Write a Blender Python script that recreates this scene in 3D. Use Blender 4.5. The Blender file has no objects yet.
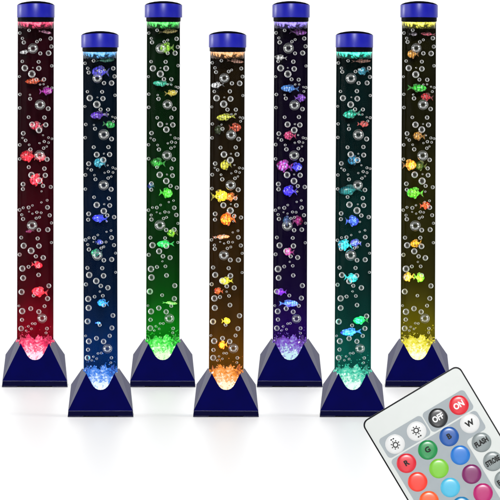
import bpy, bmesh, math, random
from mathutils import Vector, Matrix
R = math.radians
scn = bpy.context.scene
COL = scn.collection
random.seed(7)

# ------------------------------------------------------------------ camera set-up numbers
U = 0.003125                    # metres per photo pixel at the front row
D = 60.0                        # long lens, far away
TH = R(2.2)
c_, s_ = math.cos(TH), math.sin(TH)
Z0 = 165.7 * U / c_
CAM = Vector((0, -D * c_, Z0 + D * s_))
FWD = Vector((0, c_, -s_)); UPV = Vector((0, s_, c_)); RGT = Vector((1, 0, 0))
def floor_y(py):                # where on the floor something stands that is this low in the picture
    H = CAM.z; t = -(py - 250) * U / D
    return H * (c_ + t * s_) / (s_ - t * c_) - D * c_
REAR = floor_y(385.8)
REAR_S = (Vector((0, REAR, 0)) - CAM).dot(FWD) / D

# ------------------------------------------------------------------ helpers
def lin(v):
    v = v / 255.0
    return v / 12.92 if v <= 0.04045 else ((v + 0.055) / 1.055) ** 2.4
def rgb(r, g, b, k=1.0): return (lin(r) * k, lin(g) * k, lin(b) * k, 1)

def new_mat(name):
    m = bpy.data.materials.new(name); m.use_nodes = True
    nt = m.node_tree
    b = nt.nodes.get('Principled BSDF')
    return m, nt, b
def add(nt, t, **kw):
    n = nt.nodes.new(t)
    for k, v in kw.items(): setattr(n, k, v)
    return n
def plastic(name, col, rough=0.3, spec=0.5, var=0.12, scale=300, bump=0.0):
    m, nt, b = new_mat(name)
    tc = add(nt, 'ShaderNodeTexCoord')
    nz = add(nt, 'ShaderNodeTexNoise'); nz.inputs['Scale'].default_value = scale; nz.inputs['Detail'].default_value = 4
    nt.links.new(tc.outputs['Object'], nz.inputs['Vector'])
    mx = add(nt, 'ShaderNodeMix', data_type='RGBA')
    mx.inputs[6].default_value = tuple(c * (1 - var) for c in col[:3]) + (1,)
    mx.inputs[7].default_value = tuple(min(1, c * (1 + var)) for c in col[:3]) + (1,)
    nt.links.new(nz.outputs['Fac'], mx.inputs[0])
    nt.links.new(mx.outputs[2], b.inputs['Base Color'])
    b.inputs['Roughness'].default_value = rough
    b.inputs['IOR'].default_value = 1.5
    b.inputs['Specular IOR Level'].default_value = spec
    if bump:
        bp = add(nt, 'ShaderNodeBump'); bp.inputs['Strength'].default_value = bump; bp.inputs['Distance'].default_value = 0.002
        nt.links.new(nz.outputs['Fac'], bp.inputs['Height']); nt.links.new(bp.outputs['Normal'], b.inputs['Normal'])
    return m

def link(name, bm, mat, parent=None, smooth=True, loc=None):
    bmesh.ops.recalc_face_normals(bm, faces=bm.faces)
    me = bpy.data.meshes.new(name); bm.to_mesh(me); bm.free()
    if smooth:
        for p in me.polygons: p.use_smooth = True
    o = bpy.data.objects.new(name, me); COL.objects.link(o)
    if mat: me.materials.append(mat)
    if parent: o.parent = parent
    if loc: o.location = loc
    return o
def empty(name, label, cat, group=None, loc=(0, 0, 0)):
    o = bpy.data.objects.new(name, None); COL.objects.link(o)
    o.empty_display_size = 0.05; o.location = loc
    o['label'] = label; o['category'] = cat
    if group: o['group'] = group
    return o
def sharp(o, ang=30):
    me = o.data
    bm = bmesh.new(); bm.from_mesh(me)
    for e in bm.edges:
        if len(e.link_faces) == 2 and e.calc_face_angle(0) > R(ang): e.smooth = False
    bm.to_mesh(me); bm.free()

def lathe(prof, seg=64, a0=0.0, a1=2 * math.pi, bm=None):
    """prof: list of (r, z) in px units"""
    bm = bm or bmesh.new(); full = abs(a1 - a0 - 2 * math.pi) < 1e-6
    n = seg if full else seg + 1
    rings = []
    for r, z in prof:
        if r < 1e-6: rings.append([bm.verts.new((0, 0, z * U))])
        else: rings.append([bm.verts.new((r * U * math.cos(a0 + (a1 - a0) * i / seg), r * U * math.sin(a0 + (a1 - a0) * i / seg), z * U)) for i in range(n)])
    for A, B in zip(rings, rings[1:]):
        m = seg
        for i in range(m):
            j = (i + 1) % n
            if len(A) == 1: bm.faces.new((A[0], B[i], B[j]))
            elif len(B) == 1: bm.faces.new((A[i], A[j], B[0]))
            else: bm.faces.new((A[i], A[j], B[j], B[i]))
    return bm

# ------------------------------------------------------------------ world: white studio surround behind, dark room behind the camera
w = bpy.data.worlds.new("World"); scn.world = w; w.use_nodes = True
nt = w.node_tree; bg = nt.nodes['Background']
tc = add(nt, 'ShaderNodeTexCoord'); sp = add(nt, 'ShaderNodeSeparateXYZ'); mr = add(nt, 'ShaderNodeMapRange')
mr.inputs[1].default_value = 0.15; mr.inputs[2].default_value = 0.5; mr.inputs[3].default_value = 0.006; mr.inputs[4].default_value = 1.35
nt.links.new(tc.outputs['Generated'], sp.inputs[0]); nt.links.new(sp.outputs['Y'], mr.inputs[0]); nt.links.new(mr.outputs[0], bg.inputs['Strength'])
bg.inputs['Color'].default_value = (1, 1, 1, 1)

def sun(name, az, el, strength, angle, color=(1, 1, 1)):
    """az: degrees from the camera side, positive to the right; el: degrees above the floor"""
    l = bpy.data.lights.new(name, 'SUN'); l.energy = strength; l.angle = R(angle); l.color = color
    o = bpy.data.objects.new(name, l); COL.objects.link(o)
    d = Vector((math.sin(R(az)) * math.cos(R(el)), -math.cos(R(az)) * math.cos(R(el)), math.sin(R(el))))
    o.rotation_euler = d.to_track_quat('Z', 'Y').to_euler(); o.location = d * 5
    return o
sun('overhead_lamp', 0, 90, .82, 2)
sun('front_lamp', 0, 20, 3.2, 1.5)
sun('left_softbox', -76, 2, 1.6, 40)  # unseen sun added for the left highlight on caps and bubbles
sun('right_softbox', 76, 36, 1.15, 38)  # unseen sun added for the upper right glints on the bubbles
sun('left_rim_lamp', -112, 4, 1.1, 8)

# ------------------------------------------------------------------ floor
m, nt, b = new_mat('glossy_white_floor')
out = nt.nodes['Material Output']
df = add(nt, 'ShaderNodeBsdfDiffuse'); df.inputs['Color'].default_value = (.92, .92, .925, 1)
gl = add(nt, 'ShaderNodeBsdfGlossy'); gl.inputs['Roughness'].default_value = 0.31
mx = add(nt, 'ShaderNodeMixShader'); mx.inputs[0].default_value = 0.40
nt.links.new(df.outputs[0], mx.inputs[1]); nt.links.new(gl.outputs[0], mx.inputs[2]); nt.links.new(mx.outputs[0], out.inputs['Surface'])
nt.nodes.remove(b)
M_FLOOR = m
bm = bmesh.new()
vs = [bm.verts.new(p) for p in ((-80, -90, 0), (80, -90, 0), (80, 400, 0), (-80, 400, 0))]
bm.faces.new(vs)
fl = link('floor', bm, M_FLOOR, smooth=False); fl['kind'] = 'structure'

# ------------------------------------------------------------------ shared materials
M_CAP = plastic('cobalt_cap', (0.003, 0.005, 0.25, 1), 0.36, 0.28, .1, 60)
M_BLACK = plastic('black_plastic', (0.002, 0.002, 0.004, 1), 0.4, 0.01, .2, 100)
M_MATT = plastic('matt_black', (0.003, 0.003, 0.006, 1), 1.0, 0.0, .2, 100)
M_BASE = plastic('navy_gloss', (0.0002, 0.0003, 0.043, 1), 0.1, 0.34, .3, 22)
M_PLINTH = plastic('navy_plinth', (0.0005, 0.0005, 0.018, 1), 0.12, 0.06, .3, 60)
m, nt, b = new_mat('clear_acrylic'); out = nt.nodes['Material Output']; nt.nodes.remove(b)
tr = add(nt, 'ShaderNodeBsdfTransparent'); gl = add(nt, 'ShaderNodeBsdfGlossy'); gl.inputs['Roughness'].default_value = 0.12
mx = add(nt, 'ShaderNodeMixShader'); mx.inputs[0].default_value = 0.005
nt.links.new(tr.outputs[0], mx.inputs[1]); nt.links.new(gl.outputs[0], mx.inputs[2]); nt.links.new(mx.outputs[0], out.inputs['Surface'])
M_TUBE = m

# bubble: thin film that reflects strongly towards its rim, as any air bubble in water does
def bubble_mat(name, ramp, rough, diff):
    m, nt, b = new_mat(name); out = nt.nodes['Material Output']; nt.nodes.remove(b)
    tr = add(nt, 'ShaderNodeBsdfTransparent'); gl = add(nt, 'ShaderNodeBsdfGlossy'); gl.inputs['Roughness'].default_value = rough
    gl.inputs['Color'].default_value = (.97, 1, .98, 1)
    df = add(nt, 'ShaderNodeBsdfDiffuse'); df.inputs['Color'].default_value = (.85, .85, .83, 1)
    lw = add(nt, 'ShaderNodeLayerWeight'); lw.inputs['Blend'].default_value = 0.5
    cr = add(nt, 'ShaderNodeValToRGB'); e = cr.color_ramp.elements
    e[0].position = ramp[0][0]; e[0].color = (ramp[0][1],) * 3 + (1,)
    e[1].position = ramp[-1][0]; e[1].color = (ramp[-1][1],) * 3 + (1,)
    for p_, v_ in ramp[1:-1]:
        x = e.new(p_); x.color = (v_,) * 3 + (1,)
    m1 = add(nt, 'ShaderNodeMixShader'); m1.inputs[0].default_value = diff
    m2 = add(nt, 'ShaderNodeMixShader')
    nt.links.new(gl.outputs[0], m1.inputs[1]); nt.links.new(df.outputs[0], m1.inputs[2])
    nt.links.new(lw.outputs['Facing'], cr.inputs[0]); nt.links.new(cr.outputs[0], m2.inputs[0])
    nt.links.new(tr.outputs[0], m2.inputs[1]); nt.links.new(m1.outputs[0], m2.inputs[2]); nt.links.new(m2.outputs[0], out.inputs['Surface'])
    return m
M_BIG = bubble_mat('large_air_bubble', ((.04, .004), (.11, .28), (.26, .3), (.38, .07), (.56, .12), (.78, .95)), .12, .12)
M_BUB = bubble_mat('air_bubble', ((.1, .01), (.17, .12), (.27, .14), (.42, .42), (.58, 1.0)), .14, .42)

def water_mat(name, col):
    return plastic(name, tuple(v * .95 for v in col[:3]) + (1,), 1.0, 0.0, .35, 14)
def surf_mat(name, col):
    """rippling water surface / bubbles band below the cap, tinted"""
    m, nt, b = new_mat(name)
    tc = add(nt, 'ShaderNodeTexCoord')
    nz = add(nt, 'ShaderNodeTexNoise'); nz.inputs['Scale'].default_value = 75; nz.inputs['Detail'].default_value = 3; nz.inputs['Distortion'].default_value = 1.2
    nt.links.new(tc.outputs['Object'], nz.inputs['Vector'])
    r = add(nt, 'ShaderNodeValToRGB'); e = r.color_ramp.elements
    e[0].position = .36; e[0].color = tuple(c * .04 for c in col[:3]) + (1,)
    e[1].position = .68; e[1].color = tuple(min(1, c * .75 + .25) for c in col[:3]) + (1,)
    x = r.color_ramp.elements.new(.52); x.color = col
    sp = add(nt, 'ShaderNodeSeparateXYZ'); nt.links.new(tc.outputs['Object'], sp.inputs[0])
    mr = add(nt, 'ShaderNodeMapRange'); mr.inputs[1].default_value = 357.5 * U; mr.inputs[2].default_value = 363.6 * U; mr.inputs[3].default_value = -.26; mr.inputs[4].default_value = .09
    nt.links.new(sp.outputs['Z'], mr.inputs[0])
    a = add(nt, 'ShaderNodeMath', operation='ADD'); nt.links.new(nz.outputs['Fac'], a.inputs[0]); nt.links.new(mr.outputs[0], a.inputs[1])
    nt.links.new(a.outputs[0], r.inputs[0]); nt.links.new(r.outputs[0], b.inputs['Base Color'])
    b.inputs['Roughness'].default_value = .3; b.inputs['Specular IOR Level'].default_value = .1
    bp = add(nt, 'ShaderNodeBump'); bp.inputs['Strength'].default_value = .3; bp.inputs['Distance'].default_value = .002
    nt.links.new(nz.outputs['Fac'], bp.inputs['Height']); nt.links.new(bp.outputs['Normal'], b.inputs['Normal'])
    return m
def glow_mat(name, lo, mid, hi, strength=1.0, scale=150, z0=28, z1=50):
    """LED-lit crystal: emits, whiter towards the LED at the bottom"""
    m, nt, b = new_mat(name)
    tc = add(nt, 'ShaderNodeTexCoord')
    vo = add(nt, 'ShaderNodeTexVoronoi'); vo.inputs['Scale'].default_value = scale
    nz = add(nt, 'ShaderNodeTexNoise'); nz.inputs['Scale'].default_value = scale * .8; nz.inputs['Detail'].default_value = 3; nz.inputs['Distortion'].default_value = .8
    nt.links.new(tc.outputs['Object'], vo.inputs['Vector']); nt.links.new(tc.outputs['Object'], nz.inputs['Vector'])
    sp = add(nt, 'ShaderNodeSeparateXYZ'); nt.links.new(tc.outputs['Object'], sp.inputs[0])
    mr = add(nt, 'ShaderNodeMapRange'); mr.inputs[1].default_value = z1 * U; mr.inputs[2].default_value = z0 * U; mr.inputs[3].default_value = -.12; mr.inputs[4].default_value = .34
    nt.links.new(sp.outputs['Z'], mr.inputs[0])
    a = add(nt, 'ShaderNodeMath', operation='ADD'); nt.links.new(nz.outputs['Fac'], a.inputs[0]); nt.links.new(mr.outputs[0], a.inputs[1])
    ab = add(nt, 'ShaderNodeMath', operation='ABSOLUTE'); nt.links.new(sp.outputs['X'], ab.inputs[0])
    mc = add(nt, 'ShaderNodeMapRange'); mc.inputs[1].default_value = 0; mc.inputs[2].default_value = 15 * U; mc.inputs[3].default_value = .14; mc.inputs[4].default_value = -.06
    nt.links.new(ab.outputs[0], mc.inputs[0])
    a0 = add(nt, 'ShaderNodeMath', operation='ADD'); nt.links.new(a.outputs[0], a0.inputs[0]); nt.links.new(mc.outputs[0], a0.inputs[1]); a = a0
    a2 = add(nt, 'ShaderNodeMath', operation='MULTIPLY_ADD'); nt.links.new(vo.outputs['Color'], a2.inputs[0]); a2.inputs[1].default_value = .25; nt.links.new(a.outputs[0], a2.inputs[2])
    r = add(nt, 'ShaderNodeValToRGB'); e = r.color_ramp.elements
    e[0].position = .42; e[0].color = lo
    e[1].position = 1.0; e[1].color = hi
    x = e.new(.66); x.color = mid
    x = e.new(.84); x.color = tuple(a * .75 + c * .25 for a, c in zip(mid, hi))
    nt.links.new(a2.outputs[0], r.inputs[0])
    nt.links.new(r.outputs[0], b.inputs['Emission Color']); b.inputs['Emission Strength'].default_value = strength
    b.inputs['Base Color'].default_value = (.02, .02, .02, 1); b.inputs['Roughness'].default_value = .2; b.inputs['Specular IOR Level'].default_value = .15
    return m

# ------------------------------------------------------------------ shared lamp meshes (px units, z up from the floor, y<0 towards the camera)
def yfront(z): return -30 + (z - 6) * (12.5 / 37)
NOTCH = [(-14.3, 42.8), (-12.4, 39.6), (-10.4, 36.2), (-8.6, 32.8), (-7, 30.4), (-5, 28.4), (-2.6, 27.2), (0, 26.9), (2.6, 27.2), (5, 28.3), (7, 30.2), (8.6, 32.6), (10.4, 36.2), (12.2, 39.6), (13.9, 42.8)]
def base_mesh():
    bm = bmesh.new()
    def V(x, y, z): return bm.verts.new((x * U, y * U, z * U))
    fbl, fbr = V(-32.4, -30, 6), V(32.4, -30, 6)
    bbl, bbr = V(-32.4, 30, 6), V(32.4, 30, 6)
    nf = [V(x, yfront(z), z) for x, z in NOTCH]
    sml, smr = V(-29.6, 0, 31.5), V(29.6, 0, 31.5)
    stl, str_ = V(-18.4, 0, 47.5), V(18.4, 0, 47.5)
    btl, btr = V(-14.3, -yfront(42.8), 42.8), V(13.9, -yfront(42.8), 42.8)
    bm.faces.new([fbl, fbr] + list(reversed(nf)))
    bm.faces.new((fbl, nf[0], stl, sml)); bm.faces.new((fbr, smr, str_, nf[-1]))
    bm.faces.new((bbl, sml, stl, btl)); bm.faces.new((bbr, btr, str_, smr))
    bm.faces.new((fbl, sml, bbl)); bm.faces.new((fbr, bbr, smr))
    bm.faces.new((bbl, btl, btr, bbr))
    return bm
def plinth_mesh():
    bm = bmesh.new()
    # lower rim: rectangular, standing on four corner feet with a shallow arch between them
    def ring(sx, sy, z): return [bm.verts.new((x * U, y * U, z * U)) for x, y in ((-sx, -sy), (sx, -sy), (sx, sy), (-sx, sy))]
    a, b2 = ring(32.2, 29.7, 6.4), ring(32.7, 30.3, 1.1)
    bm.faces.new(a); bm.faces.new(b2)
    for i in range(4): bm.faces.new((a[i], a[(i + 1) % 4], b2[(i + 1) % 4], b2[i]))
    for sx in (-1, 1):
        for sy in (-1, 1):
            p = [(32.8, 1.2), (17.2, 1.2), (18.4, 0.02), (32.8, 0.02)]
            f = [bm.verts.new((sx * x * U, sy * 30.4 * U, z * U)) for x, z in p]
            g = [bm.verts.new((sx * x * U, sy * 16 * U, z * U)) for x, z in p]
            bm.faces.new(f); bm.faces.new(g)
            for i in range(4): bm.faces.new((f[i], f[(i + 1) % 4], g[(i + 1) % 4], g[i]))
    return bm
def cap_band():   # collar whose rim arches up at the front and at the back
    bm = lathe([(17.9, 368.4), (18.7, 368.4), (18.75, 368.8), (18.75, 380.4), (18.6, 380.8), (17.9, 380.8)], 96)
    for v in bm.verts:
        f = abs(v.co.y) / (18.75 * U)
        v.co.z += (2.3 if v.co.z > 375 * U else .9) * U * f ** 1.4
    return bm
def cap_top(): return lathe([(18.2, 380.2), (18.1, 381.2), (17.0, 382.0), (14, 383.2), (9, 384.2), (4, 384.7), (0, 384.8)], 72)
def cap_ring(): return lathe([(16.6, 365.4), (17.55, 364.6), (17.6, 369.0), (18.3, 369.1)], 72)
def tube_mesh(): return lathe([(17.35, 30), (17.1, 366)], 72)
def column_mesh():  # dark half-shell behind the water plus a floor disc
    bm = lathe([(17.05, 26), (16.85, 366)], 64, 0.0, math.pi)
    return bm
def collar_mesh(seed):
    rnd = random.Random(seed)
    bm = bmesh.new()
    n = 60; top = []; bot = []
    for i in range(n + 1):
        a = math.pi * 1.0 + math.pi * i / n
        x = math.cos(a) * 18.0
        ax = abs(x)
        if ax < 14: zb = 30
        elif ax < 15.2: zb = 43.0
        elif ax < 17.2: zb = 39.5 + rnd.uniform(-.8, 1.2)
        else: zb = 44
        zt = 49.5 + rnd.uniform(-1.5, 1.5) + 2.2 * math.cos(i * .55) * (1 if i % 2 else .7)
        if ax > 14: zt = 46.5
        rr = 17.55 + (0.9 if ax > 15 else 0)
        bot.append(bm.verts.new((math.cos(a) * rr * U, math.sin(a) * rr * U, zb * U)))
        top.append(bm.verts.new((math.cos(a) * 17.5 * U, math.sin(a) * 17.5 * U, zt * U)))
    for i in range(n): bm.faces.new((bot[i], bot[i + 1], top[i + 1], top[i]))
    # glowing fill of the notch, just behind the front panel
    nx, nz = 14, 10; g = []
    for j in range(nz + 1):
        z = 25 + (45 - 25) * j / nz
        g.append([bm.verts.new(((-14.8 + 29.6 * i / nx) * U, (yfront(z) + 1.6 + rnd.uniform(-.35, .35)) * U, z * U)) for i in range(nx + 1)])
    for j in range(nz):
        for i in range(nx): bm.faces.new((g[j][i], g[j][i + 1], g[j + 1][i + 1], g[j + 1][i]))
    return bm
def crystals_mesh(seed):
    rnd = random.Random(seed); bm = bmesh.new()
    def gem(x, y, z, r, squash=1):
        m = Matrix.Translation((x * U, y * U, z * U)) @ Matrix.Rotation(rnd.uniform(0, 6), 4, Vector((rnd.random(), rnd.random(), rnd.random() + .1)).normalized()) @ Matrix.Diagonal((r * U, r * U * rnd.uniform(.4, .8), r * U * rnd.uniform(.8, 1.25), 1))
        bmesh.ops.create_icosphere(bm, subdivisions=1, radius=1, matrix=m)
    for _ in range(110):
        a = R(rnd.uniform(190, 350)); z = 39 + abs(rnd.gauss(0, 1)) * 9
        if z > 64: continue
        rr = 16.3
        gem(math.cos(a) * rr, math.sin(a) * rr, z, rnd.uniform(.5, 1.2) * (1 if z < 50 else .6))
    for _ in range(50):
        z = rnd.uniform(29, 44); hw = 5 + (z - 27) * .55
        gem(rnd.uniform(-hw, hw), yfront(z) + 1.4, z, rnd.uniform(.5, 1.3))
    for sx in (-1, 1):   # the little outward tips beside the notch
        for k in range(4): gem(sx * rnd.uniform(15.6, 17.0), -9 - rnd.uniform(0, 2), rnd.uniform(41, 46), rnd.uniform(.7, 1.1))
    return bm
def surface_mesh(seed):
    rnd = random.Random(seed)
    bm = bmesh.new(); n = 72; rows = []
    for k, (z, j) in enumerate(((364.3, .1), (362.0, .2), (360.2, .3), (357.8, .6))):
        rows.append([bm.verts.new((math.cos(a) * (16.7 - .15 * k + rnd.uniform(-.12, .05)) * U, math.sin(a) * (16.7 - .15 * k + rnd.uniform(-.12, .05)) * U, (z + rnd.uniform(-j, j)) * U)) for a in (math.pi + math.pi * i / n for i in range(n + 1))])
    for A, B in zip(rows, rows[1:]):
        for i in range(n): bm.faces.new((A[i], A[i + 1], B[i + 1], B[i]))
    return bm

# bubbles: dx from the tube axis, photo height in the rear row, radius (all px)
BUB = [(-15.3,33,1.7),(-12,37.8,1.5),(-11.2,41.8,2),(1,41.2,1.7),(4.3,39.3,1.3),(-6,30,1.7),(13.5,38.2,2),(-2.7,48,5.2),(15.6,46.5,2),(11.8,52.8,2.6),(4.3,52.8,2),(2.5,61,2),(-12.7,61,1.6),
(-10.2,68,3.2),(3,68.2,2.7),(-2.7,67,.8),(-3.3,73.8,3.5),(.5,78.8,2),(8,79,2),(15.3,65.5,1.5),(-15.6,76.5,1.4),(4.5,84,1),(8,83.8,1),(12.3,86.5,1),(15.6,87.5,1.4),(-14.5,94,1.6),(-5.7,94.2,1),(-4.7,98.2,2),(13,91,1.3),(4,104.5,5.3),(11.5,108.5,2.3),(-14.9,107.5,1.7),
(-6.2,117,1.8),(8.5,116.8,2),(-3.3,124,3.1),(9.5,124.3,2.5),(4,123.3,.9),(3.3,129.3,3.2),(-11.7,133,2.3),(-12.5,137.8,1),(-9,139.7,1.7),(-14.7,144.7,1.7),(-5.7,144.2,1.2),(-4.5,148.7,2),(8.5,141.2,1.5),(12.3,137.2,1.3),(12.5,142,1.2),(11,146,1),(8,147.8,1.6),(15.8,138.5,1.2),(4.5,142.5,1),(7.3,134.5,.9),
(3.8,155,5.2),(10.7,159.2,2.3),(-15,158.8,1.7),(8.7,167.8,2),(-3.7,174.5,3.1),(9.5,175,2.4),(3.8,173.8,.9),(3.3,180.3,3.4),(-11.7,183.5,2.3),(7.3,185.2,2),(14,187,2),(-11.7,189,2),(6.5,191,1),(-6,166.5,1.8),
(-2.5,204.5,1.1),(-6.3,207,1.8),(-11,207.2,1.3),(-15.2,210,1.7),(-6.5,211.3,.8),(-2.5,212.8,1),(1.8,211.5,1.5),(5.5,211.8,1.2),(11.3,207,2.2),(6,201.5,1),(11,200,1.2),(-12.3,214.5,1.4),(-11.5,218.8,2),(3.8,216.5,1.3),(.7,217.8,1.5),(13.5,215,2),(-2.8,225,5.3),(3.5,229.5,2.2),(11.3,229.5,2.4),(15.3,223,1.4),(-13,237.5,1.9),(2.2,237.5,1.9),(15.3,242.5,1.4),
(-10.9,245,3),(3.4,245.5,2.7),(-3.9,250.5,3.2),(.4,255.5,2.1),(7.4,257.2,2.6),(-14.8,254.5,2),(-.2,261,1),(2.6,265.5,1.7),(-6.1,266.2,1.8),(-12,268.5,3.2),(-11.5,277.5,3),(3.4,274.5,2.2),(12.4,285.5,2.4),
(-13,291.5,3),(-1,294.7,1.8),(11.4,298,2.4),(8.9,305.3,1.9),(-15.2,305.8,1.2),(-3.9,307.8,2.5),(-11.9,311.2,3),(3.4,311.2,2.5),(6.7,318,4.8),(-12.3,319.5,2),(-2.6,322.8,1.2),(.4,322.8,1.3),(-13,328,2.8),(-6.9,326,1.2),(-3.6,328.5,1.2),(-8.6,329.8,1.1),(10.9,327.8,1.7),(10.4,332.3,1.3)]
BUB.sort(key=lambda b: -b[2])
bs = bmesh.new(); bmesh.ops.create_uvsphere(bs, u_segments=24, v_segments=14, radius=1)
tmp = link('bubble', bs, M_BUB); SPH = tmp.data; bpy.data.objects.remove(tmp)
BIG = SPH.copy(); BIG.materials[0] = M_BIG

# ------------------------------------------------------------------ fish
def fish_mats(name, c1, c2, alpha=.9):
    m, nt, b = new_mat(name)
    tc = add(nt, 'ShaderNodeTexCoord')
    nz = add(nt, 'ShaderNodeTexNoise'); nz.inputs['Scale'].default_value = 150; nz.inputs['Detail'].default_value = 3; nz.inputs['Distortion'].default_value = .9
    mp = add(nt, 'ShaderNodeMapping'); mp.inputs['Location'].default_value = (random.random() * 9, random.random() * 9, random.random() * 9)
    nt.links.new(tc.outputs['Object'], mp.inputs[0]); nt.links.new(mp.outputs[0], nz.inputs['Vector'])
    r = add(nt, 'ShaderNodeValToRGB'); e = r.color_ramp.elements
    e[0].position = .38; e[0].color = tuple(c * .07 for c in c1[:3]) + (1,)
    e[1].position = .66; e[1].color = c2
    x = e.new(.49); x.color = c1
    x = e.new(.58); x.color = c1
    nt.links.new(nz.outputs['Fac'], r.inputs[0]); wv = add(nt, 'ShaderNodeTexWave'); wv.inputs['Scale'].default_value = random.uniform(28, 50); wv.inputs['Distortion'].default_value = 3; wv.inputs['Detail'].default_value = 1
    nt.links.new(mp.outputs[0], wv.inputs['Vector'])
    mr = add(nt, 'ShaderNodeMapRange'); mr.inputs[1].default_value = .15; mr.inputs[2].default_value = .6; mr.inputs[3].default_value = .42; mr.inputs[4].default_value = 1.2
    nt.links.new(wv.outputs['Fac'], mr.inputs[0])
    ml = add(nt, 'ShaderNodeVectorMath', operation='SCALE'); nt.links.new(r.outputs[0], ml.inputs[0]); nt.links.new(mr.outputs[0], ml.inputs['Scale'])
    nt.links.new(ml.outputs[0], b.inputs['Base Color'])
    b.inputs['Roughness'].default_value = .35
    b.inputs['Alpha'].default_value = alpha
    return m
def fish(px, py, ln, h, col, label, lampi, k, face=-1, tilt=0, deep=0, col2=None):
    col = tuple(col)
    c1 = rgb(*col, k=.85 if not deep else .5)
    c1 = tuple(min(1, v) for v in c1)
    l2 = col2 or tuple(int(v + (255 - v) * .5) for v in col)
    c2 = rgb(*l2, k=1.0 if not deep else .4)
    m = fish_mats('fish_skin', c1, c2); mfin = fish_mats('fish_fin', tuple(v * .5 for v in c1[:3]) + (1,), c1, .6)
    return_loc = (px, py)
    root = empty('fish', label, 'fish', 'plastic fish floating inside the bubble lamps')
    L = ln * .5; Hh = h * .5
    bm = bmesh.new()
    N = 12; S = 14; rings = []
    for i in range(N + 1):
        t = i / N                                    # 0 nose .. 1 tail stem
        x = -L + t * ln * .78
        e = (math.sin(math.pi * min(1, t ** .72)) ** .75) * .86 + (.16 if t > .4 else .16 * t / .4)
        if i == 0: e = .05
        rh = Hh * e; rt = min(Hh * .55, 3.0) * e
        rings.append([bm.verts.new((x * U, math.sin(2 * math.pi * q / S) * rt * U, math.cos(2 * math.pi * q / S) * rh * U)) for q in range(S)])
    for A, B in zip(rings, rings[1:]):
        for q in range(S): bm.faces.new((A[q], A[(q + 1) % S], B[(q + 1) % S], B[q]))
    bm.faces.new(rings[0]); bm.faces.new(rings[-1])
    link('body', bm, m, root)
    def fin(name, pts, th=.35):
        bm = bmesh.new()
        f = [bm.verts.new((x * U, -th * U, z * U)) for x, z in pts]; g = [bm.verts.new((x * U, th * U, z * U)) for x, z in pts]
        bm.faces.new(f); bm.faces.new(list(reversed(g)))
        n = len(pts)
        for i in range(n): bm.faces.new((f[i], g[i], g[(i + 1) % n], f[(i + 1) % n]))
        return link(name, bm, mfin, root, smooth=False)
    fin('tail_fin', [(L * .5, -.1 * Hh), (L * .72, -.34 * Hh), (L * 1.02, -.82 * Hh), (L * .86, -.1 * Hh), (L * .86, .14 * Hh), (L * 1.0, .86 * Hh), (L * .7, .36 * Hh), (L * .5, .12 * Hh)])
    fin('dorsal_fin', [(-L * .45, Hh * .72), (-L * .2, Hh * 1.22), (L * .1, Hh * 1.28), (L * .42, Hh * .95), (L * .36, Hh * .45), (-L * .1, Hh * .7)])
    fin('belly_fin', [(-L * .25, -Hh * .7), (-L * .05, -Hh * 1.25), (L * .14, -Hh * 1.12), (L * .3, -Hh * .55), (0, -Hh * .7)])
    bm = bmesh.new()
    bmesh.ops.create_uvsphere(bm, u_segments=8, v_segments=6, radius=max(.3, Hh * .09) * U, matrix=Matrix.Translation((-L * .68 * U, -min(Hh * .5, 2.4) * .62 * U, Hh * .16 * U)))
    link('eye', bm, M_BLACK, root)
    return root

LAMPS = [  # base px, cap px, rear?, colour word, column colour (sRGB), light colour, surface glow colour, glow (lo, mid, hi)
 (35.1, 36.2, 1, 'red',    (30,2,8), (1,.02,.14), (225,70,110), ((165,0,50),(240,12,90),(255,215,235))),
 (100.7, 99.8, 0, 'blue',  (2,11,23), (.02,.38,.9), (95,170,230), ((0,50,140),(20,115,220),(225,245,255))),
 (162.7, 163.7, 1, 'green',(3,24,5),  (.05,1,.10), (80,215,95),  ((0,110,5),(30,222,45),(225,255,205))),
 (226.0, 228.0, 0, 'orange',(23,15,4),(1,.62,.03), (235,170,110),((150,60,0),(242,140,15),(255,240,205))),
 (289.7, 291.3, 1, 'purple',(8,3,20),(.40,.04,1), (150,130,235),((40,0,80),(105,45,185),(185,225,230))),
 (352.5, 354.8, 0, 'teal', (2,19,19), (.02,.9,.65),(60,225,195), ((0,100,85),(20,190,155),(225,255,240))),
 (417.6, 419.3, 1, 'yellow',(19,18,3),(1,.9,.02),  (225,220,80), ((140,120,0),(228,218,20),(255,255,215))),
]
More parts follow.
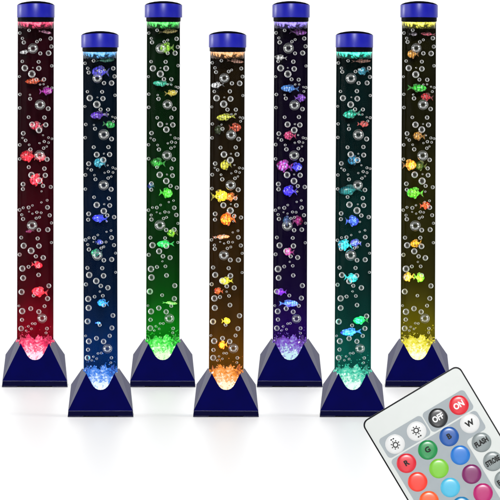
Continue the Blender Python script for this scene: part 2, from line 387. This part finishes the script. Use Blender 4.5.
FISH = {
0: [(45,32,14,3.4,(225,150,185),'pale pink slender'),(25.5,52,12,4,(215,215,215),'greyish white slim'),(35,81,20,6,(235,85,35),'bright orange slender'),(46,91,14,8,(190,35,180),'magenta'),
    (36.5,126,14,9,(235,55,85),'pinkish red'),(29,156,18,12,(230,30,50),'large bright red'),(40,157,12,9,(215,105,110),'salmon pink'),(36.5,180,14,12,(235,55,75),'red and pink tall finned'),
    (30,231,9,4,(90,15,90),'dim purple'),(37,265,12,7,(215,35,55),'small red'),(40,292,17,10,(205,55,55),'brick red')],
1: [(105,60,20,5,(30,130,105),'dark teal slender'),(100.6,72,18,12,(80,75,235),'blue and white tall'),(99,115,18,8,(95,45,200),'purple'),(109,124.5,13,7,(40,195,85),'green'),
    (100,163,13,10,(60,200,230),'bright cyan'),(100,218.5,16,8,(65,35,215),'violet blue'),(99,242,8,5,(70,40,150),'dim violet'),(96.5,253,12,8,(35,140,60),'dark green'),
    (103,303,12,8,(45,120,150),'steel blue'),(98,323,6,2.4,(130,150,220),'tiny pale blue')],
2: [(168,31.5,20,4.4,(205,190,110),'pale yellow slender'),(167,48,15,11,(150,220,50),'lime green round'),(162.5,83.5,20,6,(45,195,155),'mint slender'),(171,93,13,6.5,(215,195,60),'yellow'),
    (158,163,16,10,(60,150,60),'dim green broad',1),(151,186,7,6,(35,50,190),'small blue'),(166,193,14,10,(90,175,45),'olive green round'),(172.6,233,11,8,(160,160,35),'olive yellow'),
    (165.5,244,18,7.5,(45,185,115),'sea green'),(170,303,16,3,(175,135,105),'beige thin')],
3: [(235,61,18,4,(215,160,135),'peach slender'),(215.5,85,14,6,(225,225,225),'white'),(226,117,20,7,(218,222,60),'lemon yellow slender'),(235,127.5,13,9,(215,80,40),'orange red'),
    (219,130,10,9,(60,80,20),'dim dark green',1),(226,165,12,10,(242,235,55),'small bright yellow'),(219.5,196,18,12,(228,222,40),'large bright yellow'),(231.5,197,12,9,(195,95,35),'rusty orange'),
    (228,219,16,13,(228,100,30),'orange and yellow tall finned',0,(255,230,80)),(221,237,18,4.4,(195,125,115),'dusty pink slender'),(226.5,281,14,8,(195,218,60),'yellow green'),
    (218.5,291,10,7,(165,50,25),'small brown red'),(226,321,9,6.5,(195,190,65),'small pale yellow'),(223,345,9,8,(165,50,15),'dark rust')],
4: [(298,32,18,6.5,(125,55,150),'purple and white'),(280,57.5,13,5.5,(215,215,215),'white'),(290,88.5,19,7.5,(65,135,225),'sky blue'),(300,98,12,8,(135,65,205),'lavender'),
    (290,135.5,13,9,(230,55,125),'hot pink'),(284.5,166,17,12,(190,50,150),'large magenta and cyan',0,(110,215,240)),(296,167,13,9,(45,65,210),'striped blue'),(290,191,15,11,(50,50,230),'vivid blue'),
    (287,221,9,10,(60,130,140),'dim teal',1),(297.5,221,11,10,(190,25,100),'dark maroon round',1),(289,252,11,8,(230,85,135),'small pink'),(281,292,12,7,(120,35,170),'violet'),
    (288.5,303.5,20,7,(55,185,185),'turquoise slender')],
5: [(361,61,20,3.8,(205,150,130),'salmon slender'),(363.5,71,12,8,(35,155,185),'teal blue'),(352,114,19,8.5,(25,205,165),'emerald'),(363,124,12,6,(232,95,90),'coral'),
    (354,160,13,10,(35,145,195),'blue'),(350,190,24,10,(25,110,125),'large dim teal',1),(352,221,14,11,(75,45,220),'violet'),(345,245,16,11,(55,195,230),'large cyan'),
    (356,243,12,8,(115,55,195),'purple'),(351,278,14,9,(65,205,230),'small light cyan'),(361,320.5,16,8,(45,195,75),'green'),(351,332,22,7.5,(85,55,215),'long violet')],
6: [(413,34,9,4,(150,140,150),'small grey'),(428,34,15,3.6,(200,80,100),'rose pink slender'),(413,54,12,9,(232,160,50),'golden orange'),(417,88,20,8,(50,205,50),'bright green slender'),
    (427,97,13,8,(200,45,50),'red'),(419,136,13,9,(225,160,60),'small gold'),(409,165,15,11,(228,150,50),'large amber'),(421,166,12,10,(50,90,35),'dim dark green',1),
    (415,193,18,11,(50,195,50),'large green'),(425,205.5,11,8,(185,30,40),'small crimson'),(416,243.5,12,8,(200,135,35),'ochre'),(408.5,277,12,9,(232,185,105),'sandy beige'),
    (419,277.5,11,9.5,(95,215,75),'light green')],
}
ORD = ['', 'topmost', 'second', 'third', 'fourth', 'fifth', 'sixth', 'seventh', 'eighth', 'ninth', 'tenth', 'eleventh', 'twelfth', 'thirteenth', 'fourteenth']
LABELS = ['tall bubble lamp glowing red, at the left edge, behind the blue one', 'tall bubble lamp glowing blue, standing in front between the red and green lamps',
 'tall bubble lamp glowing green, standing behind between the blue and orange lamps', 'tall bubble lamp glowing orange, middle of the seven, standing forward',
 'tall bubble lamp glowing purple, standing behind between the orange and teal lamps', 'tall bubble lamp glowing teal, standing forward beside the remote control corner',
 'tall bubble lamp glowing yellow, rightmost, its base partly hidden by the remote control']

shared = {}
def put(name, key, maker, mat, parent, smooth=True, mod=None):
    if key in shared:
        o = bpy.data.objects.new(name, shared[key]); COL.objects.link(o); o.parent = parent
    else:
        o = link(name, maker(), mat, parent, smooth); shared[key] = o.data
        if smooth: sharp(o, 35)
    if mod: mod(o)
    return o
def base_mods(o):
    s = o.modifiers.new('shell', 'SOLIDIFY'); s.thickness = 1.3 * U; s.offset = -1
    b = o.modifiers.new('edge', 'BEVEL'); b.width = .2 * U; b.segments = 2; b.limit_method = 'ANGLE'; b.angle_limit = R(25)

for i, (bx, cx, rear, word, colc, lc, sc, glow) in enumerate(LAMPS):
    S = REAR_S if rear else 1.0
    y = REAR if rear else 0.0
    root = empty('bubble_lamp', LABELS[i], 'bubble lamp', 'tall LED bubble lamps standing in two rows', ((bx - 250) * U * S, y, 0))
    root.scale = (S, S, S)
    lean = math.atan2((cx - bx) * .8, 370)
    root.rotation_euler = (0, lean, 0)
    wx = (1.07, 1.0, .98, 1.02, 1.0, 1.07, 1.01)[i]
    put('base', 'base', base_mesh, M_BASE, root, False, base_mods)
    put('plinth', 'plinth', plinth_mesh, M_PLINTH, root, False)
    cap = put('cap', 'cap', cap_band, M_CAP, root)
    put('cap_top', 'captop', cap_top, M_MATT, cap)
    put('cap_ring', 'capring', cap_ring, M_BLACK, cap).scale = (min(wx, 1.04), min(wx, 1.04), 1)
    put('tube', 'tube', tube_mesh, M_TUBE, root).scale = (wx, wx, 1)
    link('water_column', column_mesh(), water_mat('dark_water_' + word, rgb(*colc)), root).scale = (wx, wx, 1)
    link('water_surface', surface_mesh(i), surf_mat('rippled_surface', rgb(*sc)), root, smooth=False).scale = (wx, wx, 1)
    g = [rgb(*q) for q in glow]
    link('light_collar', collar_mesh(i), glow_mat('lit_collar', g[0], g[1], g[2], 1.15, 120), root, smooth=False).scale = (wx, 1, 1)
    link('crystals', crystals_mesh(i + 40), glow_mat('lit_crystal', g[0], g[1], g[2], 1.1, 220, 30, 60), root, smooth=False)['kind'] = 'stuff'
    # unseen panels added in mid-tube, shining back to imitate light rising from the LEDs
    for z0, z1, p in ((46, 62, .8), (46, 80, .7), (46, 115, .45), (46, 230, .5)):
        l = bpy.data.lights.new('led', 'AREA'); l.shape = 'RECTANGLE'; l.size = 24 * U; l.size_y = (z1 - z0) * U; l.energy = p * (.55 if word == 'purple' else .85 if word == 'red' else 1); l.color = lc
        o = bpy.data.objects.new('led_light', l); COL.objects.link(o); o.parent = root
        o.location = (0, -2.2 * U, (z0 + z1) / 2 * U); o.rotation_euler = (R(90), 0, 0)
    rnd = random.Random(i)
    seen = []
    fl_ = FISH[i]
    top = 29.5 if not rear else 0
    blk = bmesh.new()
    for k, (dx, py, r) in enumerate(BUB):
        dx += rnd.uniform(-.35, .35); zz = 385.8 - py + rnd.uniform(-.35, .35); r *= rnd.uniform(.92, 1.06)
        mx_ = 16.2 - r * .8
        dx = max(-mx_, min(mx_, dx))
        yy = -math.sqrt(max(0, (16.6 - r) ** 2 - dx * dx)) if abs(dx) < 16.6 - r else 0
        yy = max(yy, -15.6 + r) 
        if k < 100:
            o = bpy.data.objects.new('bubble', BIG if r > 3.9 else SPH); COL.objects.link(o); o.parent = root
            o.location = (dx * wx * U, yy * U, zz * U); o.scale = (r * U,) * 3
        else:
            bmesh.ops.create_uvsphere(blk, u_segments=12, v_segments=8, radius=r * U, matrix=Matrix.Translation((dx * U, yy * U, zz * U)))
    o = link('small_bubbles', blk, M_BUB, root); o['kind'] = 'stuff'
    for k, f in enumerate(fl_):
        px, py, ln, h, col, desc = f[:6]; deep = f[6] if len(f) > 6 else 0; c2 = f[7] if len(f) > 7 else None
        z = (385.8 if rear else 415.7) - py
        axis = bx + (cx - bx) * .8 * z / 370
        half = ln / 2
        dx = px - axis
        lim = 16.6 * wx
        if abs(dx) + half > lim: dx = math.copysign(max(0, lim - half), dx)
        lab = f"{desc} plastic fish, {ORD[k + 1]} from the top inside the {word} bubble lamp" if k < len(fl_) - 1 else f"{desc} plastic fish, lowest one inside the {word} bubble lamp"
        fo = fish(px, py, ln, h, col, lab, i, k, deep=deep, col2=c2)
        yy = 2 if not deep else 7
        fo.location = (((bx - 250) * U + dx * U + z * U * math.sin(lean)) * S, y + yy * U * S, z * U * S)
        fo.scale = (S * .97, S, S * .86)
        fo.rotation_euler = (0, R(rnd.uniform(-9, 9)), 0 if (k * 7 + i * 3) % 3 else math.pi)

# ------------------------------------------------------------------ remote control
PX = Vector((-0, 0, 0))
RD = (Vector((0, floor_y(574.5), 0)) - CAM).dot(FWD)
RS = U * RD / D                                            # metres per photo pixel at the remote
PHI = R(30.9); cu, su = math.cos(PHI), math.sin(PHI)
def scr(x, y): return CAM + FWD * RD + RGT * ((x - 250) * RS) + UPV * (-(y - 250) * RS)
ax_u = RGT * cu + UPV * su; ax_v = RGT * -su + UPV * cu      # along the width, along the length (upwards)
ax_n = ax_u.cross(ax_v)
UL, VT, W_, LEN = 92.6, 548.0, 113.6, 178.0
def uv2px(u, v): return (u * cu + v * su, -u * su + v * cu)
origin = scr(*uv2px(UL, VT + LEN))
remote = empty('remote_control', 'slim white remote control with round coloured buttons, tilted in front of the yellow lamp', 'remote control')
mw = Matrix((( ax_u.x, ax_v.x, ax_n.x), (ax_u.y, ax_v.y, ax_n.y), (ax_u.z, ax_v.z, ax_n.z)))
remote.location = origin; remote.rotation_euler = mw.to_euler()
def L(u, v): return ((u - UL) * RS, (VT + LEN - v) * RS)
def rrect(u0, v0, u1, v1, r, n=8):
    pts = []
    for (cx2, cy2, a) in ((u1 - r, v0 + r, 0), (u0 + r, v0 + r, 90), (u0 + r, v1 - r, 180), (u1 - r, v1 - r, 270)):
        for k in range(n + 1):
            t = R(a + 90 * k / n); pts.append((cx2 + r * math.cos(t), cy2 - r * math.sin(t)))
    return pts
def prism(name, pts, z0, z1, mat, parent, bev=0, hole=None):
    bm = bmesh.new()
    a = [bm.verts.new((*L(u, v), z0 * RS)) for u, v in pts]; b2 = [bm.verts.new((*L(u, v), z1 * RS)) for u, v in pts]
    bm.faces.new(a); t = bm.faces.new(b2); n = len(pts)
    for i in range(n): bm.faces.new((a[i], a[(i + 1) % n], b2[(i + 1) % n], b2[i]))
    if bev:
        bmesh.ops.bevel(bm, geom=list(t.edges), offset=bev * RS, segments=3, affect='EDGES', profile=.5)
    o = link(name, bm, mat, parent, True); sharp(o, 40)
    return o
M_WHITE = plastic('pale_plastic', (.46, .48, .465, 1), .5, .3, .03, 30)
M_WHITE2 = plastic('white_print', (.60, .62, .61, 1), .5, .3, .03, 30)
M_GREY = plastic('grey_print', (.24, .27, .285, 1), .5, .3, .06, 40)
M_EDGE = plastic('black_edge', (.004, .004, .005, 1), .4, .08, .1, 40)
prism('casing', rrect(UL, VT, UL + W_, VT + LEN, 7), -9, 0, M_EDGE, remote, .6)
plate = prism('face_plate', rrect(UL + 1.4, VT + 1.4, UL + W_ - 1.4, VT + LEN - 1.4, 6), -.05, .5, M_WHITE, remote, .3)
U0, U1 = 98.2, 197.8
p = prism('button_panel', rrect(U0, 571.5, 147.6, 594.0, 4), .5, .75, M_GREY, remote)
p['label'] = 'grey panel round the two brightness buttons'
p = prism('button_panel', rrect(148.9, 571.5, U1, 594.0, 4), .5, .75, M_GREY, remote)
p['label'] = 'grey panel round the OFF and ON buttons'
# main panel: L-shaped, the W button sits in its upper right corner
q = rrect(U0, 595.6, U1, 706, 4)
main = [pt for pt in q]
n8 = 9
tr_ = q[0:9]; tl = q[9:18]; bl = q[18:27]
ins = []
for k in range(9):   # rounded outer corner of the white block
    t = R(180 - 90 * k / 8)
Lp = []
Lp += tr_[::-1][::-1]
Lp += tl + bl + [(173.2, 706), (173.2, 621.5)]
for k in range(1, 7):
    t = R(180 - 90 * k / 6); Lp.append((177.2 + 4 * math.cos(t), 621.5 - 4 * math.sin(t)))
Lp += [(U1 - 3.2, 617.5), (U1 - .9, 616.4), (U1, 614)]
p = prism('button_panel', Lp, .5, .75, M_GREY, remote); p['label'] = 'large grey panel behind the colour buttons'

def font_mesh(txt, size, sx=1.0, th=.12, off=0.0):
    cu_ = bpy.data.curves.new('t', 'FONT'); cu_.body = txt; cu_.size = size * RS; cu_.align_x = 'CENTER'; cu_.align_y = 'CENTER'
    cu_.extrude = th * RS; cu_.offset = off * RS; cu_.resolution_u = 4
    o = bpy.data.objects.new('t', cu_); COL.objects.link(o)
    bpy.context.view_layer.update()
    me = bpy.data.meshes.new_from_object(o.evaluated_get(bpy.context.evaluated_depsgraph_get()))
    bpy.data.objects.remove(o); bpy.data.curves.remove(cu_)
    for v in me.vertices: v.co.x *= sx
    return me
M_INK = plastic('black_print', (.008, .008, .008, 1), .6, .2, .1, 40)
M_INKW = plastic('white_print_letters', (.62, .62, .62, 1), .6, .2, .02, 40)
def button(u, v, col, label, txt=None, size=8, sx=1, ink=None, icon=None, r=9.9):
    x, y = L(u, v)
    m = plastic('rubber_button', tuple(c * .64 for c in rgb(*col)[:3]) + (1,), .3, .4, .05, 60)
    prof = [(0, 2.15), (r * .35, 2.13), (r * .62, 2.03), (r * .8, 1.85), (r * .91, 1.5), (r * .97, 1.0), (r, .72)]
    bm = bmesh.new(); seg = 40; rings = []
    for rr, z in prof:
        rings.append([bm.verts.new((0, 0, z * RS))] if rr == 0 else [bm.verts.new((rr * RS * math.cos(2 * math.pi * k / seg), rr * RS * math.sin(2 * math.pi * k / seg), z * RS)) for k in range(seg)])
    for A, B in zip(rings, rings[1:]):
        for k in range(seg):
            j = (k + 1) % seg
            if len(A) == 1: bm.faces.new((A[0], B[k], B[j]))
            else: bm.faces.new((A[k], B[k], B[j], A[j]))
    b = link('button', bm, m, remote, True, (x, y, 0)); b['label'] = label
    if txt:
        me = font_mesh(txt, size, sx, .15, .34)
        me.materials.append(ink or M_INK)
        t = bpy.data.objects.new('lettering', me); COL.objects.link(t); t.parent = b; t.location = (0, 0, 2.15 * RS)
    if icon:
        bm = bmesh.new()
        def bar(x0, y0, x1, y1, wd):
            d = Vector((x1 - x0, y1 - y0)).normalized(); nn = Vector((-d.y, d.x)) * wd / 2
            P = [(x0 + nn.x, y0 + nn.y), (x1 + nn.x, y1 + nn.y), (x1 - nn.x, y1 - nn.y), (x0 - nn.x, y0 - nn.y)]
            f = [bm.verts.new((a * RS, c * RS, 2.1 * RS)) for a, c in P]; g = [bm.verts.new((a * RS, c * RS, 2.35 * RS)) for a, c in P]
            bm.faces.new(f); bm.faces.new(g)
            for k in range(4): bm.faces.new((f[k], f[(k + 1) % 4], g[(k + 1) % 4], g[k]))
        n = 18; oy = -.8 if icon == 'up' else .9
        for k in range(n):
            a0, a1 = 2 * math.pi * k / n, 2 * math.pi * (k + 1) / n
            bar(2.4 * math.cos(a0), oy + 2.4 * math.sin(a0), 2.4 * math.cos(a1), oy + 2.4 * math.sin(a1), 1.1)
        for k in range(8):
            a0 = 2 * math.pi * k / 8 + .2
            bar(3.4 * math.cos(a0), oy + 3.4 * math.sin(a0), 4.7 * math.cos(a0), oy + 4.7 * math.sin(a0), 1.0)
        my = 5.6 if icon == 'up' else -5.8
        bar(-1.9, my, -.3, my, 1.3); bar(.5, my, 2.1, my, 1.3)
        link('sun_symbol', bm, M_INK, b, smooth=False)
    return b
C0, C1, C2, C3 = 110.9, 136.0, 161.2, 185.7
button(C0, 584, (232, 233, 232), 'white button with a sun symbol and dashes above', icon='up')
button(C1, 584, (232, 233, 232), 'white button with a sun symbol and dashes below', icon='down')
button(C2, 583.6, (38, 40, 42), 'black button marked OFF', 'OFF', 8.2, .82, M_INKW)
button(C3, 583.3, (228, 30, 48), 'red button marked ON', 'ON', 8.2, .85, M_INKW)
button(C0, 606.2, (226, 38, 55), 'red button marked R', 'R', 7.5)
button(C1, 605.7, (25, 145, 75), 'green button marked G', 'G', 7.5)
button(C2, 605.2, (25, 88, 170), 'blue button marked B', 'B', 7.5)
button(C3, 604.6, (232, 233, 232), 'white button marked W', 'W', 8)
cols = {(0, 0): ((250, 62, 45), 'orange red'), (1, 0): ((128, 205, 55), 'lime green'), (2, 0): ((35, 122, 210), 'medium blue'),
        (0, 1): ((252, 98, 42), 'orange'), (1, 1): ((80, 192, 228), 'light blue'), (2, 1): ((128, 30, 100), 'dark purple'),
        (0, 2): ((252, 150, 50), 'amber'), (1, 2): ((25, 130, 185), 'sea blue'), (2, 2): ((188, 28, 112), 'magenta'),
        (0, 3): ((250, 225, 60), 'yellow'), (1, 3): ((30, 95, 150), 'steel blue'), (2, 3): ((230, 60, 150), 'pink')}
for (a, r_), (c, nm) in cols.items():
    button((C0, C1, C2)[a], 627.9 - .5 * a + 22.1 * r_, c, f'plain {nm} button')
for r_, t in enumerate(('FLASH', 'STROBE', 'FADE', 'SMOOTH')):
    button(C3 + .3, 626.8 + 22.1 * r_, (142, 152, 152), f'grey button marked {t}', t, 7.2, {5: .72, 6: .6, 4: .85}[len(t)])

# ------------------------------------------------------------------ camera
cam = bpy.data.cameras.new('camera'); co = bpy.data.objects.new('camera', cam); COL.objects.link(co)
co.location = CAM; co.rotation_euler = (R(90) - TH, 0, 0)
cam.sensor_width = 36; cam.lens = 36 * D / (500 * U); cam.clip_start = 1; cam.clip_end = 2000
scn.camera = co
scn.render.resolution_x = 1024; scn.render.resolution_y = 1024
vs_ = scn.view_settings; vs_.view_transform = 'Standard'; vs_.look = 'None'; vs_.exposure = 0; vs_.gamma = 1
scn.cycles.transparent_max_bounces = 24
scn.cycles.sample_clamp_indirect = 2.5
